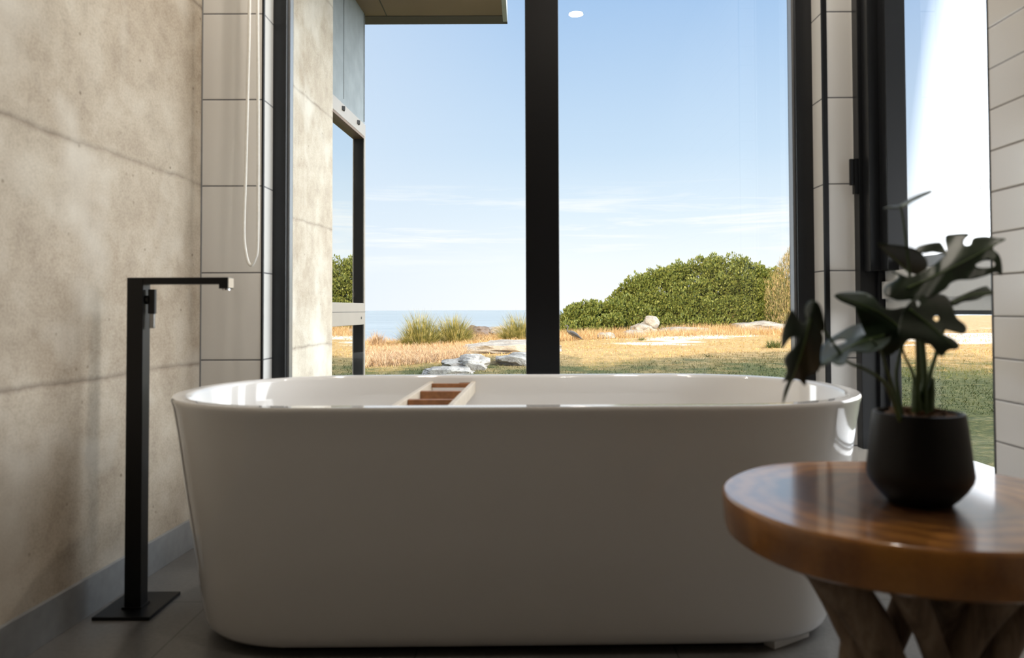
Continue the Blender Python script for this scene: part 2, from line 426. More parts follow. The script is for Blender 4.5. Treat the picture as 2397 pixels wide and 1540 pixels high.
# ------------------------------------------------------------------ room dimensions
Y0 = .3 * F / 204                       # inner face of the window wall, 2.617
YW = Y0 + .10                           # front face of the main window frame
XR = 778 * Y0 / F                       # inner face of the window wall on the right side, 1.144
XN = 1.085                              # proud narrow-tiled nib on the right
YN = 1.757
SL = .047
def XL(y): return -1.113 + SL * (y - Y0)
CEIL = 2.70
REAR = -2.6
TJ = CAMZ - (636 - CY) / F * Y0         # height of one large tile joint
for nd in M['tile300'].node_tree.nodes: pass
def set_offset(mat, val):
    for nd in mat.node_tree.nodes:
        if nd.type == 'MATH' and nd.operation == 'ADD' and nd.inputs[0].is_linked and nd.inputs[0].links[0].from_node.type == 'SEPXYZ' and nd.inputs[0].links[0].from_socket.name == 'Z':
            nd.inputs[1].default_value = -val; return
set_offset(M['tile300'], TJ)
set_offset(M['tile_sub'], CAMZ - 19 * YN / F)

# floor
struct(box('floor', M['floor'], None, -1.9, XR + .25, REAR, Y0 + .28, -.12, 0))
struct(box('ceiling', M['ceiling'], None, -1.9, XR + .25, REAR, Y0 + .28, CEIL, CEIL + .18))
# left wall of rammed concrete, running on outdoors
YE = 4.146
mb = MB(); ya, yb = REAR, YE
mb.prism([(XL(ya) - .35, ya, -.6), (XL(ya), ya, -.6), (XL(yb), yb, -.6), (XL(yb) - .35, yb, -.6)], (0, 0, 3.5))
struct(mb.build('wall_left', M['concrete'], None, bevel=.003), 'rammed concrete wall with horizontal lift lines')
mb = MB()
mb.prism([(XL(ya), ya, 0), (XL(ya) + .012, ya, 0), (XL(Y0) + .012, Y0, 0), (XL(Y0), Y0, 0)], (0, 0, .098))
struct(mb.build('baseboard_left', M['skirting'], None, bevel=.001))
# rear wall
struct(box('wall_rear', M['plaster'], None, -1.9, XR + .25, REAR - .15, REAR, -.1, CEIL + .1))
# window wall: nibs, sill
BX0, BX1 = (614 - CX) * Y0 / F, (1934 - CX) * Y0 / F      # opening
SILL, HEAD = .34, 2.60
struct(box('wall_back_left', M['tile300'], None, XL(Y0) + .0, BX0, Y0, Y0 + .28, 0, CEIL))
struct(box('wall_back_right', M['tile300'], None, BX1, XR + .005, Y0, Y0 + .28, 0, CEIL))
struct(box('wall_back_sill', M['tile300'], None, BX0, BX1, Y0, Y0 + .28, 0, SILL))
struct(box('wall_back_head', M['tile300'], None, BX0, BX1, Y0, Y0 + .28, HEAD, CEIL))
struct(box('trim_1', M['black_metal'], None, BX0 - .005, BX0 + .001, Y0 - .0015, Y0 + .012, SILL, HEAD))
struct(box('trim_2', M['black_metal'], None, BX1 - .002, BX1 + .013, Y0 - .002, Y0 + .012, SILL, HEAD))
struct(box('trim_3', M['skirting'], None, XL(Y0) + .0005, XL(Y0) + .005, Y0 - .0012, Y0 + .002, .1, CEIL))
# main window
w1 = struct(empty('window_1', ((BX0 + BX1) / 2, YW, SILL)), 'large fixed window in black frame looking out to sea')
def rel(mb_args, root): return mb_args
def wbox(name, mat, root, x0, x1, y0, y1, z0, z1, bevel=0):
    l = root.location; return box(name, mat, root, x0 - l.x, x1 - l.x, y0 - l.y, y1 - l.y, z0 - l.z, z1 - l.z, bevel=bevel)
s = YW / F
FXL0, FXL1 = BX0 - .0, (668 - CX) * s
FXR0, FXR1 = (1869 - CX) * s, BX1
MX0, MX1 = (1231 - CX) * s, (1309 - CX) * s
YG = YW + .055
def frame_ring(x0, x1, fl, fr):
    mb = MB(); l = w1.location
    mb.box(x0 - l.x, fl - l.x, 0, .085, 0, HEAD - SILL); mb.box(fr - l.x, x1 - l.x, 0, .085, 0, HEAD - SILL)
    mb.box(fl - l.x, fr - l.x, 0, .085, 0, .05); mb.box(fl - l.x, fr - l.x, 0, .085, HEAD - SILL - .05, HEAD - SILL)
    return mb
frame_ring(BX0, BX1, FXL1, FXR0).build('window_frame', M['frame'], w1, bevel=.002)
wbox('mullion', M['black_metal'], w1, MX0, MX1, YW - .03, YW + .085, SILL + .05, HEAD - .05, bevel=.004)
wbox('glass_pane', M['glass_main'], w1, FXL1, MX0, YG, YG + .001, SILL + .05, HEAD - .05)
wbox('glass_pane', M['glass_main'], w1, MX1, FXR0, YG, YG + .001, SILL + .05, HEAD - .05)
wbox('frame_reflection', M['frame_face'], w1, FXL1, FXL1 + .008, YG - .035, YG - .001, SILL + .05, HEAD - .05)  # grey strips put the sky's reflection on the frame sides into colour
wbox('frame_reflection', M['frame_face'], w1, FXR0 - .008, FXR0, YG - .035, YG - .001, SILL + .05, HEAD - .05)

# right wall
WX = XR + .10                                                 # glass plane of the side window
YJ = 2.600
struct(box('wall_right', M['tile_sub'], None, XN, XR + .25, REAR, YN, 0, CEIL))
struct(box('trim_4', M['frame'], None, XN - .0015, XN + .004, YN - .001, YN + .004, 0, CEIL))
SS = CAMZ - (1103 - CY) / F * (WX * F / (2300 - CX)) - .035
struct(box('wall_right_sill', M['tile300'], None, XR, XR + .25, YN, Y0 + .28, 0, SS))
struct(box('wall_right_head', M['tile300'], None, XR, XR + .25, YN, Y0 + .28, HEAD, CEIL))
struct(box('wall_right_corner', M['tile300'], None, XR, XR + .115, YJ + .012, Y0 + .28, SS, HEAD))
struct(box('baseboard_right', M['tile300'], None, XR - .010, XR, YN, Y0, 0, .098))
w2 = struct(empty('window_2', (XR, YN, SS)), 'side window with opening upper sash in charcoal frame')
TZ0, TZ1 = .772, .915
mb = MB(); l = w2.location
def wb(mb, x0, x1, y0, y1, z0, z1): mb.box(x0 - l.x, x1 - l.x, y0 - l.y, y1 - l.y, z0 - l.z, z1 - l.z)
wb(mb, XR - .004, XR + .05, YJ - .03, YJ + .012, SS, HEAD)
wb(mb, XR + .05, WX + .015, YJ - .045, YJ + .012, SS, HEAD)
wb(mb, XR + .075, WX + .015, YJ - .062, YJ - .045, SS, HEAD)
wb(mb, XR + .02, WX + .015, YN, YN + .05, SS, HEAD)
wb(mb, XR + .05, WX + .015, YN + .05, YJ - .06, HEAD - .05, HEAD)
mb.build('window_frame', M['frame'], w2, bevel=.002)
mb = MB(); wb(mb, WX - .02, WX + .015, YN + .05, YJ - .062, SS, SS + .012)
wb(mb, WX - .045, WX - .02, YN + .05, YJ - .062, SS, SS + .006); mb.build('window_sill', M['frame_face'], w2, bevel=.001)
mb = MB(); wb(mb, WX - .03, WX + .015, YN + .05, YJ - .05, TZ0 + .012, TZ1); wb(mb, WX - .042, WX - .03, YN + .05, YJ - .05, TZ0 + .05, TZ1 - .035)
mb.build('transom', M['glare_alu'], w2, bevel=.002)  # pale colour carries the sky glare seen on the dark transom
mb = MB(); wb(mb, WX - .025, WX + .02, YN + .05, YJ - .05, TZ0, TZ0 + .012); mb.build('transom_seal_shadow', M['black_metal'], w2)  # black strip for the gasket together with its shadow
# opening sash
mb = MB()
wb(mb, XR + .01, WX - .005, YJ - .075, YJ - .03, TZ1, HEAD - .05)
wb(mb, XR + .045, WX + .012, YJ - .125, YJ - .075, TZ1, HEAD - .05)
wb(mb, XR + .045, WX + .012, YN + .05, YN + .10, TZ1, HEAD - .05)
sash = mb.build('opening_sash', M['frame'], w2, bevel=.002)
mb = MB(); wb(mb, WX - .02, WX + .012, YN + .1, YJ - .12, TZ1, TZ1 + .035); mb.build('sash_rail', M['frame_face'], w2, bevel=.002)
mb = MB(); wb(mb, WX, WX + .001, YN + .1, YJ - .125, TZ1 + .03, HEAD - .05); mb.build('glass_pane', M['glass_side'], w2)
mb = MB(); wb(mb, WX, WX + .001, YN + .05, YJ - .062, SS + .01, TZ0); mb.build('glass_pane', M['glass_side'], w2)
mb = MB(); wb(mb, XR - .018, XR - .004, YJ - .028, YJ - .008, 1.18, 1.30); wb(mb, XR - .03, XR - .018, YJ - .024, YJ - .012, 1.21, 1.30)
mb.build('latch', M['black_metal'], w2, bevel=.002)

# ------------------------------------------------------------------ ceiling lights
def downlight(x, y, label, watt=4):
    t = tag(empty('downlight', (x, y, CEIL)), label, 'light', 'recessed ceiling downlights')
    MB().lathe([(.043, -.001), (.056, -.001), (.056, -.006), (.045, -.008), (.043, -.003)], cap0=False, cap1=False).build('bezel', M['ceiling'], t, smooth=True)
    MB().lathe([(.043, -.0045), (.043, -.002)]).build('diffuser', M['lamp'], t)
    ld = bpy.data.lights.new('lamp', 'AREA'); ld.shape = 'DISK'; ld.size = .09; ld.energy = watt; ld.color = (1, .90, .78)
    lo = bpy.data.objects.new('lamp', ld); COL.objects.link(lo); lo.parent = t; lo.location = (0, 0, -.012)
YREFL = 2 * YG - 5.0 * 1913 / 1913
downlight(.345, .70, 'round recessed ceiling light whose glow mirrors in the right pane')

downlight(-.52, 2.12, 'round recessed ceiling light above the left end of the bathtub', 8)
downlight(.62, 2.12, 'round recessed ceiling light above the right end of the bathtub', 8)
# ------------------------------------------------------------------ bathtub
def superloop(a, b, n, z, seg=128, cx=0, cy=0):
    out = []
    for k in range(seg):
        t = 2 * PI * k / seg; c, s_ = math.cos(t), math.sin(t)
        out.append((cx + a * math.copysign(abs(c) ** (2 / n), c), cy + b * math.copysign(abs(s_) ** (2 / n), s_), z))
    return out
def stad(ha, hb, z, seg=160):
    # rounded-end outline: straight long sides with generous elliptical ends
    out = []; e = hb * 1.06; st = ha - e
    for k in range(seg):
        t = 2 * PI * k / seg; c, s_ = math.cos(t), math.sin(t)
        n = 2.25
        x = math.copysign(abs(c) ** (2 / n), c); y = math.copysign(abs(s_) ** (2 / n), s_)
        # blend the ellipse parameter so the sides stay straight
        out.append((math.copysign(st, c) * min(1, abs(c) * 9) + e * x, hb * y, z))
    return out
tub_y = 2.02; tub_x = -.015; RIM = .585
HA, HB = .866, .412
tub = tag(empty('bathtub', (tub_x, tub_y, 0), math.radians(.9)), 'white freestanding oval bathtub below the large window', 'bathtub')
prof = []  # (inset_x, inset_y, z)
for (ix, iy, z) in [(.110, .165, .022), (.097, .152, .022), (.085, .142, .026), (.077, .134, .036), (.071, .128, .055), (.064, .118, .10), (.048, .088, .22), (.030, .054, .36), (.014, .020, .50), (.004, .005, RIM - .020), (.001, .001, RIM - .010), (.001, .001, RIM - .004), (.004, .004, RIM),
                    (.030, .032, RIM + .0005), (.036, .037, RIM - .002), (.040, .041, RIM - .009), (.050, .046, RIM - .06), (.085, .055, RIM - .20), (.15, .085, .24), (.21, .12, .17), (.30, .17, .145), (.45, .28, .14)]:
    prof.append((ix, iy, z))
MB().loops([stad(HA - ix, HB - iy, z) for ix, iy, z in prof]).build('tub_shell', M['tubwhite'], tub, smooth=True)
MB().loops([stad(HA - .145, HB - .19, 0), stad(HA - .145, HB - .19, .0225)]).build('shadow_gap_base', M['black_metal'], tub)  # black base stands in for the shadow gap under the tub
MB().lathe([(.028, .1402), (.03, .1415), (.022, .1435), (.0, .144)][:3], 0, 0, 32).build('drain_cover', M['drain'], tub, smooth=True)
fa, fb = aZ(1812, 1520, 0), aZ(1893, 1490, 0)
fm = (fa + fb) / 2
mb = MB(); hl = (fb - fa).length / 2; mb.box(-hl, hl, -.002, .03, 0, .018); ft = mb.build('foot', M['tubwhite'], tub, bevel=.002)
ft.parent = None; ft.location = (0, 0, 0)
ft.matrix_local = tub.matrix_basis.inverted() @ (Matrix.Translation((fm.x, fm.y, 0)) @ Matrix.Rotation(math.atan2(fb.y - fa.y, fb.x - fa.x), 4, 'Z')); ft.parent = tub

# timber bath rack
p = aY(1050, 920, 2.15)
rack = tag(empty('bath_rack', (-.232, tub_y + .02, .545), math.radians(-1.5)), 'slatted timber rack lying across the inside of the bathtub', 'rack')
R0, R1, RW = -.352, .362, .066
for sgn in (-1, 1):
    mb = MB(); mb.box(sgn * RW - .0065, sgn * RW + .0065, R0, R1, -.014, .022); mb.build('side_rail', M['teakpale_glint'], rack, bevel=.002)  # rails paler than the slats: reflected light put into their colour
for yy, dd, hh_ in ((.353, .006, .030), (.315, .009, .012), (.10, .012, .034), (-.10, .010, .020), (-.33, .010, .024)):
    mb = MB(); mb.box(-RW + .0065, RW - .0065, yy - dd, yy + dd, .018 - hh_, .018); mb.build('cross_slat', M['teak'], rack, bevel=.0015)

# ------------------------------------------------------------------ bath filler
fx, fy = -1.030, 2.035
tap = tag(empty('bath_filler', (fx, fy, 0)), 'black square floor-standing bath filler left of the bathtub', 'tap')
box('base_plate', M['black_metal'], tap, -.075, .072, -.075, .105, 0, .009, bevel=.002)
box('flange', M['black_metal'], tap, -.026, .026, -.024, .026, .009, .014, bevel=.001)
box('column', M['black_metal'], tap, -.0215, .0215, -.019, .021, .012, .879, bevel=.0015)
mb = MB(); mb.box(.0215, .246, -.019, .021, .861, .879); mb.box(.222, .246, -.019, .021, .849, .863)
sp = mb.build('spout', M['black_metal'], tap, bevel=.0012)
box('spout_end_glint', M['teakpale_glint'], sp, .246, .2472, -.017, .019, .8515, .8775)  # cream cap: bright window reflection painted on the spout's end face
mb = MB(); mb.tube([(.234, .001, .845), (.234, .001, .850)], .010, 16); mb.build('aerator', M['drain'], sp)
mb = MB(); mb.tube([(.021, 0, .82), (.03, 0, .82)], .012, 20); hub = mb.build('handle_hub', M['black_metal'], tap, smooth=True)
lev = box('lever', M['black_metal'], tap, .028, .046, -.006, .006, .783, .848, bevel=.0015)
box('lever_reflection', M['lever_sheen'], lev, .031, .043, -.004, .006, .744, .783, bevel=.0015)  # grey piece is a reflection on the black lever, put into colour

# ------------------------------------------------------------------ blind cords
def cord(name, pts, r, label, mat):
    t = tag(empty(name, (pts[0].x, pts[0].y, CEIL)), label, 'cord')
    q = [p - t.location for p in catmull(pts, 8)]
    MB().tube(q, r, 8).build('cord_loop', mat, t, smooth=True)
    MB().box(-.012, .05, -.012, .03, -.03, 0).build('cord_bracket', M['ceiling'], t, bevel=.003)
    return t
YC = 2.50
def cp(x, y, Y=YC): return aY(x, y, Y)
topz = CEIL - .02
a = cp(584, 0); b_ = cp(603, 0)
cord('blind_cord', [Vector((a.x + .004, YC, topz)), a, cp(580, 200), cp(575, 400), cp(571, 540), cp(577, 600), cp(587, 621), cp(597, 606), cp(603, 570), cp(604, 400), cp(604, 200), b_, Vector((b_.x - .004, YC, topz))],
     .0052, 'white looped blind cord hanging in front of the left tiled nib', M['cord'])
def cq(x, y): return aX(x, y, 1.135)
a = cq(2288, 0); b_ = cq(2299, 0)
cord('blind_cord', [Vector((1.135, a.y, topz)), a, cq(2289, 250), cq(2293, 400), cq(2298, 470), cq(2306, 515), cq(2316, 540), cq(2326, 515), cq(2326, 400), cq(2322, 200), cq(2318, 0), Vector((1.135, cq(2318, 0).y, topz))],
     .0011, 'thin white blind cord hanging at the edge of the side window', M['cord'])

# ------------------------------------------------------------------ side table
TX, TY, TZ = .553, 1.100, .520
tab = tag(empty('side_table', (TX, TY, 0)), 'round live-edge timber side table on crossed branch legs', 'table')
def disc_r(a): return .259 * (1 + .018 * math.sin(2 * a + .8) + .012 * math.sin(3 * a + 2.0) + .006 * math.sin(7 * a))
rings = []
for dr, z in ((-.030, .460), (-.010, .461), (-.004, .465), (-.001, .476), (.0, .495), (.001, .514), (-.0005, .5185), (-.003, .5205), (-.06, .5205)):
    rings.append([((disc_r(a) + dr) * math.cos(a), (disc_r(a) + dr) * math.sin(a), z) for a in [2 * PI * k / 120 for k in range(120)]])
MB().loops(rings).build('table_top', M['wood'], tab, smooth=True)
# branch legs: (top angle, top radius, bottom angle, bottom radius, thickness, mid pull)
legs = [(205, .185, 292, .20, .028), (150, .17, 262, .19, .021), (100, .17, 205, .19, .023), (40, .18, 150, .20, .024),
        (345, .19, 250, .20, .026), (310, .15, 205, .21, .026), (262, .12, 20, .20, .022), (235, .16, 330, .19, .019), (15, .16, 290, .2, .022), (70, .15, 330, .2, .022)]
for i, (ta, tr, ba, br, th) in enumerate(legs):
    ta, ba = math.radians(ta), math.radians(ba)
    A = Vector((tr * math.cos(ta), tr * math.sin(ta), .468)); B = Vector((br * math.cos(ba), br * math.sin(ba), 0))
    pts = []
    for k in range(15):
        t = k / 14; p = A.lerp(B, t)
        w = mnoise.noise_vector(Vector((i * 3.1, t * 2.2, 5.0))) * .016 * math.sin(PI * t); w.z = 0
        pull = 1 - .30 * math.sin(PI * t)
        pts.append(Vector((p.x * pull, p.y * pull, p.z)) + w)
    rad = [th * (1.15 - .35 * math.sin(PI * k / 14)) * (1 + .10 * mnoise.noise(Vector((i, k * .5, 0)))) for k in range(15)]
    for k, p_ in enumerate(pts): p_.z = max(p_.z, 0.0)
    MB().tube(pts, rad, 14, rough=.12).build('branch_leg', M['branch'], tab, smooth=True)

# ------------------------------------------------------------------ potted monstera
c0 = aZ(2153, 1176, TZ)
PX, PYY = c0.x, c0.y
plant = tag(empty('potted_monstera', (PX, PYY, TZ + .0005)), 'monstera houseplant in matt black pot on the timber side table', 'plant')
MB().lathe([(0.0335, 0), (0.0409, .001), (0.0484, .008), (0.0595, .021), (0.0665, .033), (0.0684, .041), (0.0670, .055), (0.0642, .080), (0.0614, .105), (0.0591, .122), (0.0581, .125), (0.0553, .1255), (0.0535, .123), (0.0539, .112), (0.0502, .108)], seg=64).build('pot', M['pot'], plant, smooth=True)
mb = MB(); mb.lathe([(.0500, .104), (.0500, .112), (.045, .118), (.02, .122)], seg=32)
for i in range(40):
    a = random.uniform(0, 6.28); r = random.uniform(0, .05); q = Matrix.Rotation(random.uniform(0, 3), 3, 'Z') @ Matrix.Rotation(random.uniform(-.7, .7), 3, 'X')
    c = Vector((r * math.cos(a), r * math.sin(a), .119 + random.uniform(0, .008)))
    sx_, sy_, sz_ = random.uniform(.004, .010), random.uniform(.003, .006), .0015
    vs = [mb.bm.verts.new(c + q @ Vector((dx * sx_, dy * sy_, dz * sz_))) for dx, dy, dz in ((-1, -1, -1), (1, -1, -1), (1, 1, -1), (-1, 1, -1), (-1, -1, 1), (1, -1, 1), (1, 1, 1), (-1, 1, 1))]
    for f in ((3, 2, 1, 0), (4, 5, 6, 7), (0, 1, 5, 4), (1, 2, 6, 5), (2, 3, 7, 6), (3, 0, 4, 7)): mb.bm.faces.new([vs[i_] for i_ in f])
mb.build('potting_bark', M['soil'], plant)
PO = Vector(plant.location)
def C5(x, y): return 1800 + x / 1.975, 420 + y / 1.975
def inside(p, poly):
    c = False; n = len(poly)
    for i in range(n):
        a, b = poly[i], poly[i - 1]
        if (a[1] > p[1]) != (b[1] > p[1]) and p[0] < (b[0] - a[0]) * (p[1] - a[1]) / (b[1] - a[1]) + a[0]: c = not c
    return c
def leaf(outline, depth, gx, gy, rib, curl=.0, holes=(), name='leaf', fold=0.0):
    """outline, rib in crop coordinates; depth in metres, gx/gy: how the blade leans away (m per m)."""
    smooth_ = [(p.x, p.y) for p in catmull([(x, y, 0) for x, y in outline], 4, True)]
    hs = [[(p.x, p.y) for p in catmull([(x, y, 0) for x, y in h], 4, True)] for h in holes]
    xs = [p[0] for p in smooth_]; ys = [p[1] for p in smooth_]
    cxm, cym = sum(xs) / len(xs), sum(ys) / len(ys)
    pts = []; edges = []
    for loop in [smooth_] + hs:
        b0 = len(pts); pts += loop; edges += [(b0 + i, b0 + (i + 1) % len(loop)) for i in range(len(loop))]
    st = 14
    y = min(ys)
    while y < max(ys):
        x = min(xs) + (st / 2 if int(y / st) % 2 else 0)
        while x < max(xs):
            if inside((x, y), smooth_) and not any(inside((x, y), h) for h in hs): pts.append((x, y))
            x += st
        y += st
    r = delaunay_2d_cdt([Vector(p) for p in pts], edges, [], 0, 1e-4)
    V2, T = r[0], r[2]
    ax, ay = rib[0]; bx, by = rib[-1]; L_ = math.hypot(bx - ax, by - ay) or 1; ux, uy = (bx - ax) / L_, (by - ay) / L_
    def place(x, y):
        along = ((x - ax) * ux + (y - ay) * uy); off = ((x - ax) * -uy + (y - ay) * ux)
        k = .000305
        d = depth + gx * (x - cxm) * k + gy * (y - cym) * k
        d += fold * abs(off) * k + curl * (along * k) ** 2 * 6 + .004 * math.sin(off * .035 + along * .02)
        px, py = C5(x, y); return aY(px, py, d) - PO
    bm = bmesh.new(); vs = [bm.verts.new(place(v.x, v.y)) for v in V2]
    for t in T:
        c = (sum(V2[i].x for i in t) / 3, sum(V2[i].y for i in t) / 3)
        if inside(c, smooth_) and not any(inside(c, h) for h in hs):
            try: bm.faces.new([vs[i] for i in t])
            except ValueError: pass
    bmesh.ops.delete(bm, geom=[v for v in bm.verts if not v.link_faces], context='VERTS')
    bmesh.ops.recalc_face_normals(bm, faces=bm.faces)
    me = bpy.data.meshes.new(name); bm.to_mesh(me); bm.free()
    o = link(name, me, M['leaf'], plant, smooth=True)
    md = o.modifiers.new('thickness', 'SOLIDIFY'); md.thickness = .0007
    rp = [place(p.x, p.y) for p in catmull([(x, y, 0) for x, y in rib], 6)]
    n = len(rp)
    rp = [p + Vector((0, -.0012, 0)) for p in rp]
    MB().tube(rp, [.0016 * (1 - .75 * i / n) for i in range(n)], 6).build('midrib', M['rib'], o, smooth=True)
    return o
leaf([(105, 603), (135, 645), (158, 668), (172, 648), (165, 600), (190, 560), (230, 572), (250, 620), (262, 685), (245, 705), (252, 740), (240, 800), (236, 870), (215, 895), (178, 912), (168, 955), (135, 925), (110, 932), (85, 985), (62, 1040), (70, 975), (85, 930), (62, 938), (82, 885), (68, 835), (88, 800), (118, 772), (135, 745), (124, 728), (92, 740), (60, 780), (58, 720), (75, 660)],
     .93, -.9, .5, [(190, 640), (150, 800), (66, 1030)], curl=.6, fold=.6)
leaf([(240, 865), (238, 800), (262, 750), (330, 705), (400, 670), (480, 670), (560, 700), (555, 750), (500, 790), (430, 800), (378, 800), (355, 850), (315, 858), (285, 845)],
     .99, .2, -3.0, [(545, 715), (400, 760), (245, 850)], holes=[[(285, 762), (320, 740), (355, 740), (350, 753), (312, 766)]], curl=.3)
leaf([(303, 535), (345, 520), (430, 520), (485, 545), (520, 588), (575, 600), (640, 590), (660, 640), (640, 700), (622, 745), (600, 780), (570, 808), (540, 815), (505, 790), (470, 750), (440, 700), (420, 650), (405, 612), (398, 592), (360, 575), (325, 558)],
     1.05, .3, -.5, [(620, 700), (500, 610), (320, 540)], fold=.5)
leaf([(640, 580), (690, 540), (740, 528), (800, 530), (830, 550), (850, 590), (870, 640), (905, 668), (915, 695), (898, 713), (860, 705), (808, 694), (800, 710), (850, 735), (880, 765), (868, 785), (830, 790), (800, 818), (775, 800), (740, 760), (700, 742), (650, 735), (610, 752), (600, 700), (610, 640)],
     .985, .4, -.6, [(650, 600), (750, 680), (860, 775)], holes=[[(672, 572), (685, 558), (700, 570), (688, 588)], [(760, 642), (775, 630), (788, 642), (775, 656)]], fold=.35)
leaf([(530, 520), (540, 490), (575, 470), (600, 448), (575, 432), (565, 420), (610, 438), (650, 450), (700, 430), (760, 395), (800, 362), (812, 347), (760, 335), (715, 340), (680, 328), (690, 310), (740, 295), (785, 290), (800, 300), (822, 330), (815, 265), (850, 252), (925, 250), (902, 280), (905, 302), (930, 300), (945, 270), (1000, 262), (1050, 270), (1095, 275), (1050, 300), (1035, 320), (1062, 345), (1075, 380), (1078, 440), (1050, 430), (1000, 445), (940, 460), (880, 465), (840, 480), (820, 505), (780, 530), (740, 545), (690, 545), (650, 555), (600, 560), (570, 550), (540, 540)],
     1.035, -.3, -.8, [(640, 500), (800, 430), (1085, 280)], holes=[[(958, 392), (1000, 372), (1040, 380), (1042, 400), (1000, 408), (965, 405)]], fold=.4)
leaf([(500, 295), (560, 300), (630, 308), (685, 325), (722, 360), (732, 400), (700, 440), (650, 428), (620, 410), (580, 380), (540, 345)],
     1.10, .5, 1.2, [(640, 425), (570, 355), (502, 297)], fold=-.8)
leaf([(525, 135), (560, 122), (600, 118), (630, 98), (690, 70), (750, 50), (745, 62), (700, 84), (660, 104), (625, 128), (600, 133), (560, 133)],
     1.06, .2, -6.0, [(608, 126), (680, 88), (745, 55)])
leaf([(835, 568), (850, 555), (900, 530), (960, 505), (1000, 492), (1015, 500), (1037, 527), (1000, 535), (960, 555), (900, 565), (860, 582)],
     1.10, .3, -1.5, [(845, 570), (930, 535), (1032, 522)])
leaf([(600, 700), (640, 640), (700, 640), (760, 690), (770, 740), (740, 762), (690, 745), (650, 740), (620, 770), (600, 790), (575, 780)],
     1.11, .3, -.8, [(720, 740), (660, 700), (600, 740)])
stalks = [
    ([(578, 1045), (560, 985), (520, 925), (440, 875), (360, 840), (300, 760), (215, 640)], .0030, 1.03, .94),
    ([(585, 1045), (572, 960), (545, 880), (515, 790), (470, 740)], .0028, 1.04, 1.0),
    ([(595, 1045), (590, 930), (598, 840), (618, 770), (640, 700)], .0028, 1.05, 1.06),
    ([(680, 1050), (688, 900), (683, 740), (665, 620)], .0034, 1.06, .99),
    ([(700, 1050), (668, 910), (625, 810), (600, 700)], .0026, 1.06, 1.05),
    ([(735, 1050), (742, 920), (775, 800), (820, 650), (850, 568)], .0036, 1.07, 1.10),
    ([(712, 1050), (712, 900), (700, 740), (660, 540), (650, 420)], .0034, 1.07, 1.09),
    ([(705, 1050), (700, 900), (672, 620), (648, 420), (635, 300), (620, 180), (608, 125)], .0026, 1.075, 1.06),
    ([(720, 1050), (722, 900), (705, 700), (670, 560), (650, 500)], .0034, 1.065, 1.035),
]
for pts, r, d0, d1 in stalks:
    n = len(pts); q = []
    for i, (x, y) in enumerate(pts):
        px, py = C5(x, y); q.append(aY(px, py, d0 + (d1 - d0) * i / (n - 1)) - PO)
    b0 = Vector((q[0].x * .8, min(max(q[0].y, -.035), .035), .112)); q = [b0] + q[1:]
    q = catmull(q, 8); m_ = len(q)
    MB().tube(q, [r * (1.5 - .8 * i / m_) * .72 for i in range(m_)], 8).build('stalk', M['stem'], plant, smooth=True)
# bundle of sheaths at the crown
for i, (x, y, ang) in enumerate(((690, 1050, -.05), (712, 1050, .02), (728, 1050, .1))):
    px, py = C5(x, y); b0 = aY(px, py, PYY) - PO; b0.z = .11
    q = [b0 + Vector((ang * .1 * t, 0, .062 * t)) for t in (0, .35, .7, 1.0)]
    MB().tube(q, [.0080, .0072, .0052, .0018], 10).build('leaf_sheath', M['stem'], plant, smooth=True)

# ------------------------------------------------------------------ wing of the house outside
wing = tag(empty('house_wing', (XL(YE), YE, 0), -math.atan(SL)), 'far wing of the house with grey cladding and tall window', 'building')
# local frame: +Y runs along the wall, +X is out of the wall face
y1 = (4.88 - YE) / math.cos(math.atan(SL))
def wg(name, mat, x0, x1, ya_, yb_, z0, z1, bevel=0, parent=None): return box(name, mat, parent or wing, x0, x1, ya_, yb_, z0, z1, bevel=bevel)
off = -.012
z_top0, z_bot0 = 1.895, .835
cl = wg('cladding_panel', M['cladding'], off - .25, off, 0.002, y1 - .004, 1.985, 2.74)
wg('cladding_joint', M['fascia'], off, off + .0015, .245, .252, 2.02, 2.70, parent=cl)
wg('cladding_joint', M['fascia'], off, off + .003, y1 - .030, y1 - .024, 2.0, 2.70, parent=cl)
wg('wall_core', M['cladding'], off - .40, off - .26, 0.002, y1 - .01, -.6, 2.74)
mb = MB()
mb.box(off - .07, off + .004, .001, y1, 1.905, 1.985)          # head
mb.box(off - .004, off + .004, y1 - .028, y1, -.4, 1.905)        # far jamb
mb.box(off - .07, off + .004, .001, y1 - .028, .70, .835)       # mid rails
mb.box(off - .07, off + .004, .001, y1 - .028, -.42, -.34)
wf = mb.build('window_frame', M['champagne'], wing, bevel=.002)
wg('recess_shade', M['black_metal'], off - .07, off - .0045, y1 - .028, y1 - .004, -.34, 1.9, parent=wf)  # black strip paints the shade on the jamb's recessed return
wg('recess_shade', M['head_shade'], off - .07, off + .003, .001, y1 - .029, 1.889, 1.9045, parent=wf)  # brown strip paints the shade on the head's underside
wg('rail_shadow_line', M['fascia'], off + .0035, off + .0045, .001, y1, .778, .7815, parent=wf)  # thin dark strip drawn as the rail's shadow line
wg('screw', M['fascia'], off + .004, off + .006, y1 - .105, y1 - .09, .735, .750, parent=wf)
wg('window_pane', M['mirror'], off - .036, off - .034, .0, y1 - .028, .835, 1.905)
wg('window_pane', M['mirror'], off - .036, off - .034, .0, y1 - .028, -.34, .70)
for yy in (.20, .53):
    mb = MB(); mb.prism([(off + .004, yy, 1.945), (off + .004, yy + .05, 1.945), (off + .020, yy + .012, 1.945)], (0, 0, .022)); mb.build('hinge', M['fascia'], wf)
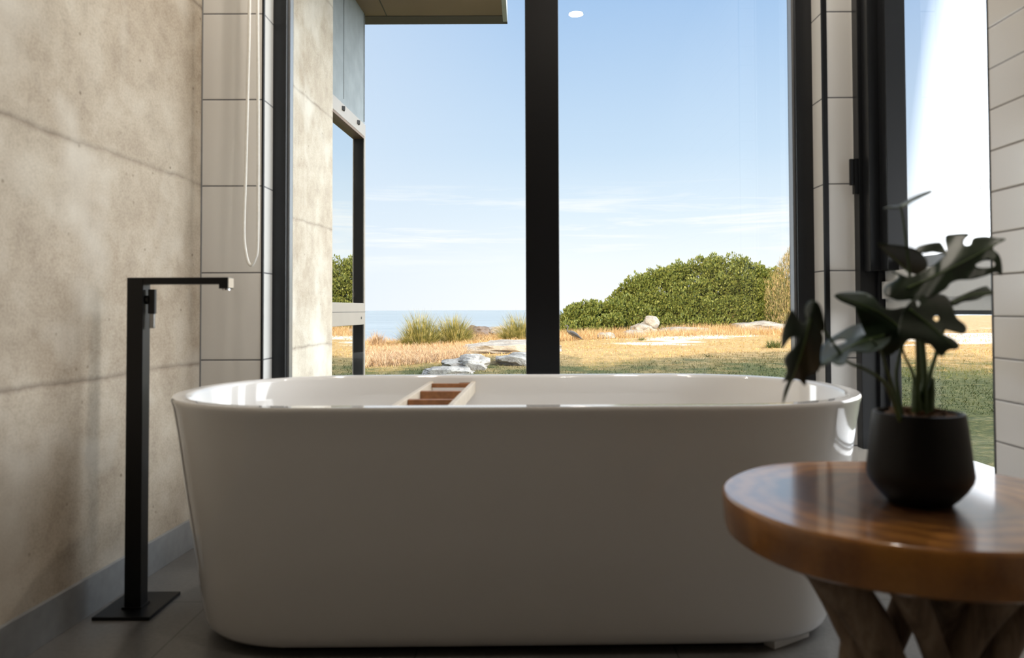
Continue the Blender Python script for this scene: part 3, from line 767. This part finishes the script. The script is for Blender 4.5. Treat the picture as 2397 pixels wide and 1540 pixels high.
# eave over the wing
pe = aY(1188, 53, 5.05)
EZ = aY(1025, 57, 5.05).z
eave = tag(empty('roof_eave', (0, 0, EZ)), 'flat dark-edged roof eave jutting out over the wing', 'roof')
EX0, EX1 = -1.9, pe.x
box('soffit', M['soffit'], eave, EX0, EX1 - .03, 2.95, 5.0, 0.0, .03)
mb = MB(); mb.box(EX0, EX1, 5.0, 5.05, 0, .10); mb.box(EX0, EX1 - .03, 4.90, 5.0, -.004, .0005)
mb.build('fascia', M['fascia'], eave)
box('soffit_joint', M['fascia'], eave, -.885, -.878, 2.95, 4.93, -.0015, 0)
mb = MB(); mb.box(EX1 - .03, EX1, 2.95, 5.0, -.004, .10); mb.box(EX1, EX1 + .035, 2.95, 4.75, .05, .12)
mb.build('gutter', M['fascia_pale'], eave, bevel=.003)
box('roof_sheet', M['roof'], eave, EX0, EX1, 2.95, 5.05, .10, .14)

# body of the house over and around the room: its roof casts the shade on the lawn
house = struct(empty('wall_house', (0, 0, 0)), 'body of the house around the bathroom')
SUN_D = Vector((.42, 1, 0)).normalized(); TANE = .315
mb = MB()
mb.box(-7.6, 1.9, -7, 3.0, CEIL + .20, CEIL + .80); mb.box(1.9, 9.5, -7, 1.4, CEIL + .20, CEIL + .80)
mb.build('roof_slab', M['roof'], house)
HOUSE_UP = []
def upper(x0, x1, zt):
    b = MB(); b.box(x0, x1, -3, 2.6, CEIL + .80, zt); b.build('upper_storey', M['cladding'], house)
upper(-7.6, -5.8, 5.3)
mb = MB(); mb.prism([(-4.1, -3, 3.5), (-.4, -3, 3.5), (-.4, -3, 5.75), (-2.6, -3, 5.6), (-3.25, -3, 4.75), (-3.8, -3, 4.15)], (0, 5.6, 0)); mb.build('gable_roof', M['roof'], house)

# ------------------------------------------------------------------ land and sea
GZ = -.40
def edge_y(x):  # where the land drops to the shore
    return 29.5 + .9 * math.sin(x * .5) + max(0, x + 3) * 2.6 + max(0, -x - 9) * .2
def gz(x, y):
    z = GZ + .05 * mnoise.noise(Vector((x * .35, y * .35, 1))) + .02 * mnoise.noise(Vector((x * 1.6, y * 1.6, 4)))
    z += max(0, min(1, (y - 24) / 10)) * max(0, min(1, (x - 1) / 6)) * .28
    z += max(0, min(1, (y - 16) / 10)) * max(0, min(1, (x + 4) / 4)) * .10
    e = edge_y(x)
    if y > e: z -= min(3.2, (y - e) * .8)
    if y < 6: z -= .05
    return z
xs = np.concatenate([np.arange(-40, -10, 1.5), np.arange(-10, 16, .25), np.arange(16, 61, 1.5)])
ysg = np.concatenate([np.arange(-8, 9, 1.0), np.arange(9, 36, .25), np.arange(36, 90, 2.0)])
vv = np.array([(x, y, gz(x, y)) for y in ysg for x in xs])
nx = len(xs); idx = []
for j in range(len(ysg) - 1):
    r0 = np.arange(nx - 1) + j * nx
    idx.append(np.stack([r0, r0 + 1, r0 + 1 + nx, r0 + nx], 1).ravel())
g = from_arrays('ground', vv, 4, np.concatenate(idx), M['ground']); g.data.polygons.foreach_set('use_smooth', [True] * len(g.data.polygons))
struct(g, 'dry coastal turf with bare pale patches')
sea = from_arrays('sea', [(-4000, 20, -2.9), (4000, 20, -2.9), (4000, 7500, -2.9), (-4000, 7500, -2.9)], 4, [0, 1, 2, 3], M['sea'])
struct(sea, 'calm pale sea reaching the horizon')

# ---- blades
def blades(name, P, h, lean, width, mat, parent=None, seg=2):
    """P (n,3) roots; h (n,), lean (n,2) horizontal offset of the tip; width (n,)"""
    n = len(P); ang = rng.uniform(0, PI, n); wx, wy = np.cos(ang) * width / 2, np.sin(ang) * width / 2
    V = []
    for k in range(seg):
        t = k / seg; c = P + np.stack([lean[:, 0] * t ** 1.7, lean[:, 1] * t ** 1.7, h * (t - .12 * t * t)], 1); w = 1 - .6 * t
        V.append(c - np.stack([wx * w, wy * w, 0 * wx], 1)); V.append(c + np.stack([wx * w, wy * w, 0 * wx], 1))
    tip = P + np.stack([lean[:, 0], lean[:, 1], h * .88], 1); V.append(tip)
    nv = 2 * seg + 1; verts = np.stack(V, 1).reshape(-1, 3); base = np.arange(n) * nv; tris = []
    for k in range(seg - 1):
        a = base + 2 * k; tris += [np.stack([a, a + 1, a + 3], 1), np.stack([a, a + 3, a + 2], 1)]
    a = base + 2 * (seg - 1); tris.append(np.stack([a, a + 1, a + 2], 1))
    return from_arrays(name, verts, 3, np.concatenate(tris).ravel(), mat, parent)
def scatter(n, f):
    out = []
    while len(out) < n:
        p = f()
        if p is not None: out.append(p)
    return np.array(out)
# short lawn in the visible wedge
def lawn_pt():
    y = 8.5 + 22 * random.random() ** 1.35; x = random.uniform(-.36, .66) * y
    if y > edge_y(x): return None
    if y > 20 and mnoise.noise(Vector((x * .5, y * 1.2, 2))) > .12: return None
    return (x, y, gz(x, y) - .01)
P = scatter(42000, lawn_pt); n = len(P)
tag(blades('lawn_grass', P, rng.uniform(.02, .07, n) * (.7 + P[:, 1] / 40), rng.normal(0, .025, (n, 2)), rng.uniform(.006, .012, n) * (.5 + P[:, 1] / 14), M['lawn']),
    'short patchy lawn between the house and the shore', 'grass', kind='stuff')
# taller dry fringe
def fringe_pt():
    u = random.random()
    if u < .40:
        x = random.uniform(-6.6, .3); y = random.uniform(20.5, 29) if x < -2.5 else random.uniform(24.0, 31.5)
        if y > edge_y(x): return None
    else:
        x = random.uniform(.8, 12.5); y = 27.2 + random.random() ** 1.3 * 5 + .25 * max(0, x - 1) * random.random() + .8 * mnoise.noise(Vector((x, 0, 0)))
    return (x, y, gz(x, y) - .02)
P = scatter(20000, fringe_pt); n = len(P)
hh = rng.uniform(.10, .34, n); hh *= np.where(P[:, 0] < .5, .85, 1.1); hh *= np.clip((P[:, 1] - 18) / 10, .3, 1.2)
tag(blades('dry_grass', P, hh, rng.normal(0, .11, (n, 2)), rng.uniform(.010, .024, n), M['dry']),
    'tall straw-coloured grass along the shore side of the lawn', 'grass', kind='stuff')
# pinkish wiry scrub at lower left
def scrub_pt():
    px = random.uniform(850, 1090); t = max(0, 1 - (px - 860) / 260)
    py = random.uniform(815, 838 + 12 * t); Y = 1.19 * F / (py - 718)
    p = aY(px, py, min(Y, 26)); return (p.x, p.y, gz(p.x, p.y) - .02)
P = scatter(6500, scrub_pt); n = len(P)
tag(blades('wiry_scrub', P, rng.uniform(.06, .38, n), rng.normal(0, .16, (n, 2)), rng.uniform(.009, .018, n), M['pink'], seg=3),
    'pinkish tan wiry scrub beside the wing of the house', 'scrub', kind='stuff')
def tussock(cx, cy, r, h, n, label, mat='tussock', lean=.45, group='grass tussocks near the shore'):
    z = gz(cx, cy); t = tag(empty('grass_tussock', (cx, cy, z)), label, 'grass', group)
    a = rng.uniform(0, 2 * PI, n); rr = r * rng.random(n) ** .8 * .8
    P = np.stack([rr * np.cos(a), rr * np.sin(a) * .8, -.03 + 0 * a], 1)
    ln = np.stack([np.cos(a), np.sin(a)], 1) * (rng.uniform(.1, 1, n) * lean * r * 1.6)[:, None] + rng.normal(0, .06, (n, 2))
    P[:, 2] = [gz(cx + p[0], cy + p[1]) - z - .03 for p in P]
    dome = 1 - .6 * np.clip((P[:, 0] ** 2 + (P[:, 1] / .8) ** 2) / (r * .8) ** 2, 0, 1)
    blades('blade_clump', P, h * 1.15 * dome * (.35 + 1.15 * rng.random(n) ** 2.2), ln, rng.uniform(.010, .022, n), M[mat], t, seg=3)
def tus(px, pbase, Y, wpx, hpx, n, label, **k):
    p = aY(px, pbase, Y); s_ = Y / F
    tussock(p.x, Y, wpx * s_ / 2, hpx * s_, n, label, **k)
tus(985, 812, 26.0, 105, 62, 2400, 'green and gold grass tussock left of the black mullion, the larger left one')
tus(1062, 812, 26.5, 95, 54, 2200, 'green and gold grass tussock just left of the shore rocks')
tus(1218, 800, 27.5, 110, 54, 2400, 'golden grass tussock beside the black mullion')
tus(1700, 770, 33.0, 95, 44, 1500, 'pale dry tussock in front of the large green bush', mat='dry')
tus(1505, 775, 32.5, 40, 36, 260, 'thin tuft of grass behind the stacked boulders', mat='dry')
tus(1660, 842, 18.5, 26, 9, 160, 'small dry tuft on the sunlit lawn, right one', mat='lawn')
tus(1502, 803, 26.0, 26, 9, 160, 'small tuft below the stacked boulders', mat='lawn')
tus(1812, 812, 22.0, 46, 18, 420, 'low grass tuft near the right window frame', mat='lawn')
# reddish bush head near the shore at left
tus(882, 812, 25.5, 44, 30, 700, 'brown-red seed head bush by the wing corner', mat='pink')
tus(1190, 838, 17.6, 60, 12, 500, 'dark wiry tuft among the shaded rocks', mat='pink')

# ---- rocks
def rock(px, pbase, Y, wpx, hpx, dpt, label, mat='rock', seed=0, tilt=0, group='granite rocks on the headland', sharp=.18, lift=0, zrot=0):
    p = aY(px, pbase, Y); s_ = Y / F; w, h = wpx * s_ / 2, hpx * s_
    bm = bmesh.new(); bmesh.ops.create_icosphere(bm, subdivisions=4, radius=1)
    for v in bm.verts:
        q = v.co.copy(); d = 1 + sharp * 1.6 * mnoise.noise(q * 1.3 + Vector((seed, 0, 0))) + sharp * .6 * mnoise.noise(q * 3.4 + Vector((0, seed, 0))) + sharp * .2 * mnoise.noise(q * 9)
        q = q * d; q.x = max(-.93, min(.93, q.x)); q.y = max(-.9, min(.9, q.y))
        v.co = Vector((q.x * w, q.y * dpt, q.z * h * .62 + h * .38))
    me = bpy.data.meshes.new('rock'); bm.to_mesh(me); bm.free()
    o = link('rock', me, M[mat], smooth=False); o.location = (p.x, Y, gz(p.x, Y) + lift); o.rotation_euler = (0, math.radians(tilt), math.radians(zrot))
    tag(o, label, 'rock', group); return o
rock(1200, 834, 21.4, 240, 34, 1.4, 'long pale sunlit granite slab behind the black mullion', seed=51, sharp=.26, lift=-.10)
rock(1092, 864, 15.6, 118, 32, .7, 'blue-grey shaded granite slab with a blunt left end', seed=22, sharp=.3, lift=-.03)
rock(1208, 850, 16.9, 100, 26, .7, 'shaded granite slab beside the black mullion', seed=31, sharp=.28, lift=-.02)
rock(1050, 880, 14.2, 130, 20, .5, 'low flat shaded rock nearest the bathtub rim', seed=41, sharp=.28, lift=-.02)
rock(1418, 801, 28.0, 46, 14, .35, 'small low rock to the right of the heron', seed=5)
rock(1485, 793, 29.0, 56, 15, .5, 'low brown rock at the foot of the stacked boulders', seed=6)
rb = rock(1507, 790, 30.0, 64, 28, .5, 'grey boulder carrying a smaller stone', seed=7, sharp=.25)
rt = rock(1522, 790, 30.0, 38, 24, .35, 'rounded tan stone perched on the grey boulder', seed=11, tilt=22, sharp=.10)
rt.location.z = gz(rt.location.x, 30.0) + 21 * 30 / F
rock(1600, 790, 30.5, 130, 13, .8, 'long flat white rock below the green bush', seed=9, sharp=.1)
rock(1780, 787, 31.0, 130, 24, .9, 'broad pale rock beneath the feathery tree', seed=10, sharp=.2)
rock(1118, 791, 31.4, 66, 24, .8, 'dark brown shore rock behind the grass tussocks', 'darkrock', seed=12, sharp=.25, lift=.05, group='shore rocks')
rock(1072, 791, 30.4, 60, 24, .8, 'brown shore rock half hidden by tussocks', 'darkrock', seed=13, sharp=.25, lift=.05, group='shore rocks')
rock(1175, 790, 33.0, 110, 22, .8, 'sandy brown shore rock near the mullion', 'rock', seed=14, sharp=.3, lift=.0, group='shore rocks')
rock(925, 800, 42, 44, 4, .8, 'thin dark reef rock lying in the water', 'darkrock', seed=15, sharp=.2, lift=.6, group='shore rocks')

# ---- shrubs
def leaves_mesh(name, C, rad, per, size, mat, parent, squash=.85):
    """leafy shell around each lobe centre"""
    n = len(C) * per; ci = np.repeat(np.arange(len(C)), per)
    d = rng.normal(size=(n, 3)); d /= np.linalg.norm(d, axis=1)[:, None]
    r = rad[ci] * np.where(rng.random(n) < .25, .25 + .5 * rng.random(n), .80 + .30 * rng.random(n))
    bumpf = 1 + .28 * np.sin(d[:, 0] * 7 + ci) * np.sin(d[:, 2] * 6 + ci * 2)
    p = C[ci] + d * (r * bumpf)[:, None] * np.array([1, 1, squash])
    up = d + np.array([0, 0, .9]) + rng.normal(0, .45, (n, 3)); up /= np.linalg.norm(up, axis=1)[:, None]
    sd = np.cross(up, rng.normal(size=(n, 3))); sd /= np.linalg.norm(sd, axis=1)[:, None]
    ls = size * rng.uniform(.6, 1.3, n)
    a = p - up * (ls * .5)[:, None]; b = p + up * (ls * .6)[:, None]; c1 = p + sd * (ls * .28)[:, None]; c2 = p - sd * (ls * .28)[:, None]
    V = np.stack([a, c1, b, c2], 1).reshape(-1, 3)
    return from_arrays(name, V, 4, np.arange(n * 4), mat, parent)
def shrub(name, label, px0, px1, top, pbase, Y, nlobes, rpx, per, size, mat, depth=1.6, group=None):
    s_ = Y / F; cpx = (px0 + px1) / 2; cp_ = aY(cpx, pbase, Y); zb = gz(cp_.x, Y)
    t = tag(empty(name, (cp_.x, Y, zb)), label, 'bush', group)
    C = []; R = []
    tries = 0
    while len(C) < nlobes and tries < 9000:
        tries += 1
        px = random.uniform(px0, px1); tp = top(px); py = random.uniform(tp, pbase)
        rr = random.uniform(*rpx)
        if py - rr * .95 < tp: py = tp + rr * .95
        if py > pbase: continue
        f = (pbase - py) / max(1, pbase - tp)
        yy = Y - depth * .5 + depth * (f ** 1.3) + random.uniform(-.25, .25)
        p = aY(px, py, yy)
        if any((p - c).length < rr * s_ * .56 for c in C): continue
        C.append(p); R.append(rr * s_)
    for i in range(nlobes // 3):      # the thick heart of the bush
        px = random.uniform(px0 + 25, px1 - 20); tp = top(px); f = random.uniform(.1, .62)
        C.append(aY(px, pbase - f * (pbase - tp), Y + depth * .35)); R.append(rpx[1] * s_)
    C = np.array([c[:] for c in C]); C -= np.array(t.location[:]); R = np.array(R)
    leaves_mesh('foliage', C, R, per, size, mat, t)
    mb = MB()
    for i in range(0, len(C), 2):
        c = Vector(C[i]); b0 = Vector((c.x * .35, c.y * .3, -.05))
        mb.tube([b0, b0.lerp(c, .5) + Vector((0, 0, .1)), c], [.035, .022, .010], 5)
    mb.build('branches', M['bark'], t)
    return t
def interp(pts):
    xs_, ys_ = [p[0] for p in pts], [p[1] for p in pts]
    return lambda x: float(np.interp(x, xs_, ys_))
shrub('coastal_shrub', 'large dense green coastal bush rising to the right', 1435, 1845,
      interp([(1430, 705), (1470, 655), (1520, 628), (1560, 622), (1590, 612), (1640, 597), (1700, 592), (1745, 600), (1770, 618), (1810, 622), (1845, 655)]),
      786, 33.5, 105, (22, 42), 820, .115, M['shrubleaf'], depth=2.6)
shrub('coastal_shrub', 'lower green bush between the mullion and the large bush', 1322, 1455,
      interp([(1318, 735), (1335, 715), (1360, 704), (1400, 700), (1425, 708), (1455, 690)]),
      790, 32.0, 42, (13, 24), 460, .105, M['shrubleaf'], depth=1.6)
# feathery tree at the right edge
def feather_tree():
    Y = 31.5; s_ = Y / F; p0 = aY(1880, 790, Y); z0 = gz(p0.x, Y)
    t = tag(empty('feathery_shrub', (p0.x, Y, z0)), 'tall feathery tan and olive shrub at the right window edge', 'bush')
    PL = []; LN = []; HH = []
    for i in range(14000):
        px = random.gauss(1878, 42); top = 540 + abs(px - 1878) * 1.35 + random.random() * 14
        if px < 1790 or px > 2000: continue
        py = random.uniform(top, 790); p = aY(px, py, Y + random.uniform(-.8, .8))
        PL.append((p - t.location)[:]); LN.append((random.gauss(0, .05) + (px - 1885) * .0006, random.gauss(0, .06))); HH.append(random.uniform(.10, .30))
    P = np.array(PL); n = len(P)
    blades('foliage', P, np.array(HH), np.array(LN), rng.uniform(.012, .024, n), M['feather'], t)
    mb = MB()
    for i in range(14):
        px = random.gauss(1885, 34); py = 580 + abs(px - 1885) * 1.3 + random.uniform(0, 60)
        c = aY(px, py, Y) - t.location
        mb.tube([Vector((random.gauss(0, .1), 0, -.05)), Vector((c.x * .5, 0, c.z * .45)), c], [.04, .025, .008], 5)
    mb.build('branches', M['bark'], t)
feather_tree()

# ---- heron
HY = 27.2; hp = aY(1342, 802, HY); hs = HY / F
bird = tag(empty('heron', (hp.x, HY, gz(hp.x, HY))), 'grey heron walking left over the dry grass by the mullion', 'bird')
def hpnt(px, py, dy=0): return Vector(((px - 1342) * hs, dy, (802 - py) * hs))
path = [(1362, 798, .012), (1356, 794, .035), (1349, 789.5, .070), (1342, 786, .088), (1336, 783.5, .080), (1331.5, 781.5, .055), (1328.5, 779, .030), (1328, 775.5, .022), (1329.5, 772, .019), (1329.5, 769, .019), (1327.5, 767, .024), (1325.5, 766.8, .024), (1323.8, 767.6, .012)]
pp = [hpnt(a_, b_) for a_, b_, _ in path]; MB().tube(catmull(pp, 4), list(np.interp(np.linspace(0, len(path) - 1, (len(path) - 1) * 4 + 1), range(len(path)), [q[2] for q in path])), 14).build('body', M['feathers'], bird, smooth=True)
MB().tube([hpnt(1324.2, 767.4), hpnt(1321, 768.8), hpnt(1318.5, 770)], [.010, .006, .002], 8).build('beak', M['beak'], bird, smooth=True)
for dy in (-.06, .06):
    w_ = [hpnt(1334, 783, dy), hpnt(1342, 785, dy * 1.35), hpnt(1351, 790, dy * 1.1), hpnt(1361, 798, dy * .3)]
    MB().tube(catmull(w_, 4), list(np.interp(range(13), [0, 4, 8, 12], [.03, .052, .04, .006])), 10).build('wing', M['wingf'], bird, smooth=True)
for px_, dy, fx_ in ((1340, -.03, 1337), (1344, .03, 1347)):
    MB().tube([hpnt(px_, 788, dy), hpnt(px_ + .8, 795, dy), hpnt(fx_, 803, dy)], [.016, .008, .008], 6).build('leg', M['beak'], bird)
    MB().tube([hpnt(fx_ - 3, 802.6, dy), hpnt(fx_ + 1, 802.4, dy)], [.006, .008], 6).build('foot', M['beak'], bird)

# ------------------------------------------------------------------ light
sd = bpy.data.lights.new('sun', 'SUN'); sd.energy = 5.2; sd.angle = math.radians(.8); sd.color = (1.0, .80, .56)
so = bpy.data.objects.new('sun', sd); COL.objects.link(so)
dirv = Vector((SUN_D.x, SUN_D.y, -TANE)); so.rotation_euler = dirv.to_track_quat('-Z', 'Y').to_euler()
def portal(loc, sx_, sy_, rot):
    d = bpy.data.lights.new('window_portal', 'AREA'); d.shape = 'RECTANGLE'; d.size = sx_; d.size_y = sy_; d.cycles.is_portal = True
    o = bpy.data.objects.new('window_portal', d); COL.objects.link(o); o.location = loc; o.rotation_euler = rot
portal(((BX0 + BX1) / 2, Y0 + .27, (SILL + HEAD) / 2), BX1 - BX0, HEAD - SILL, (math.radians(-90), 0, 0))
portal((XR + .24, (YN + YJ) / 2, (SS + HEAD) / 2), HEAD - SS, YJ - YN, (0, math.radians(90), 0))

# ------------------------------------------------------------------ render look
vs = scn.view_settings; vs.view_transform = 'Standard'; vs.look = 'None'; vs.gamma = 1.0; vs.exposure = 0.2; vs.use_curve_mapping = False
cy = scn.cycles; cy.max_bounces = 12; cy.diffuse_bounces = 6; cy.glossy_bounces = 6; cy.transparent_max_bounces = 16; cy.use_denoising = True
cy.sample_clamp_indirect = 8; cy.caustics_reflective = False; cy.caustics_refractive = False
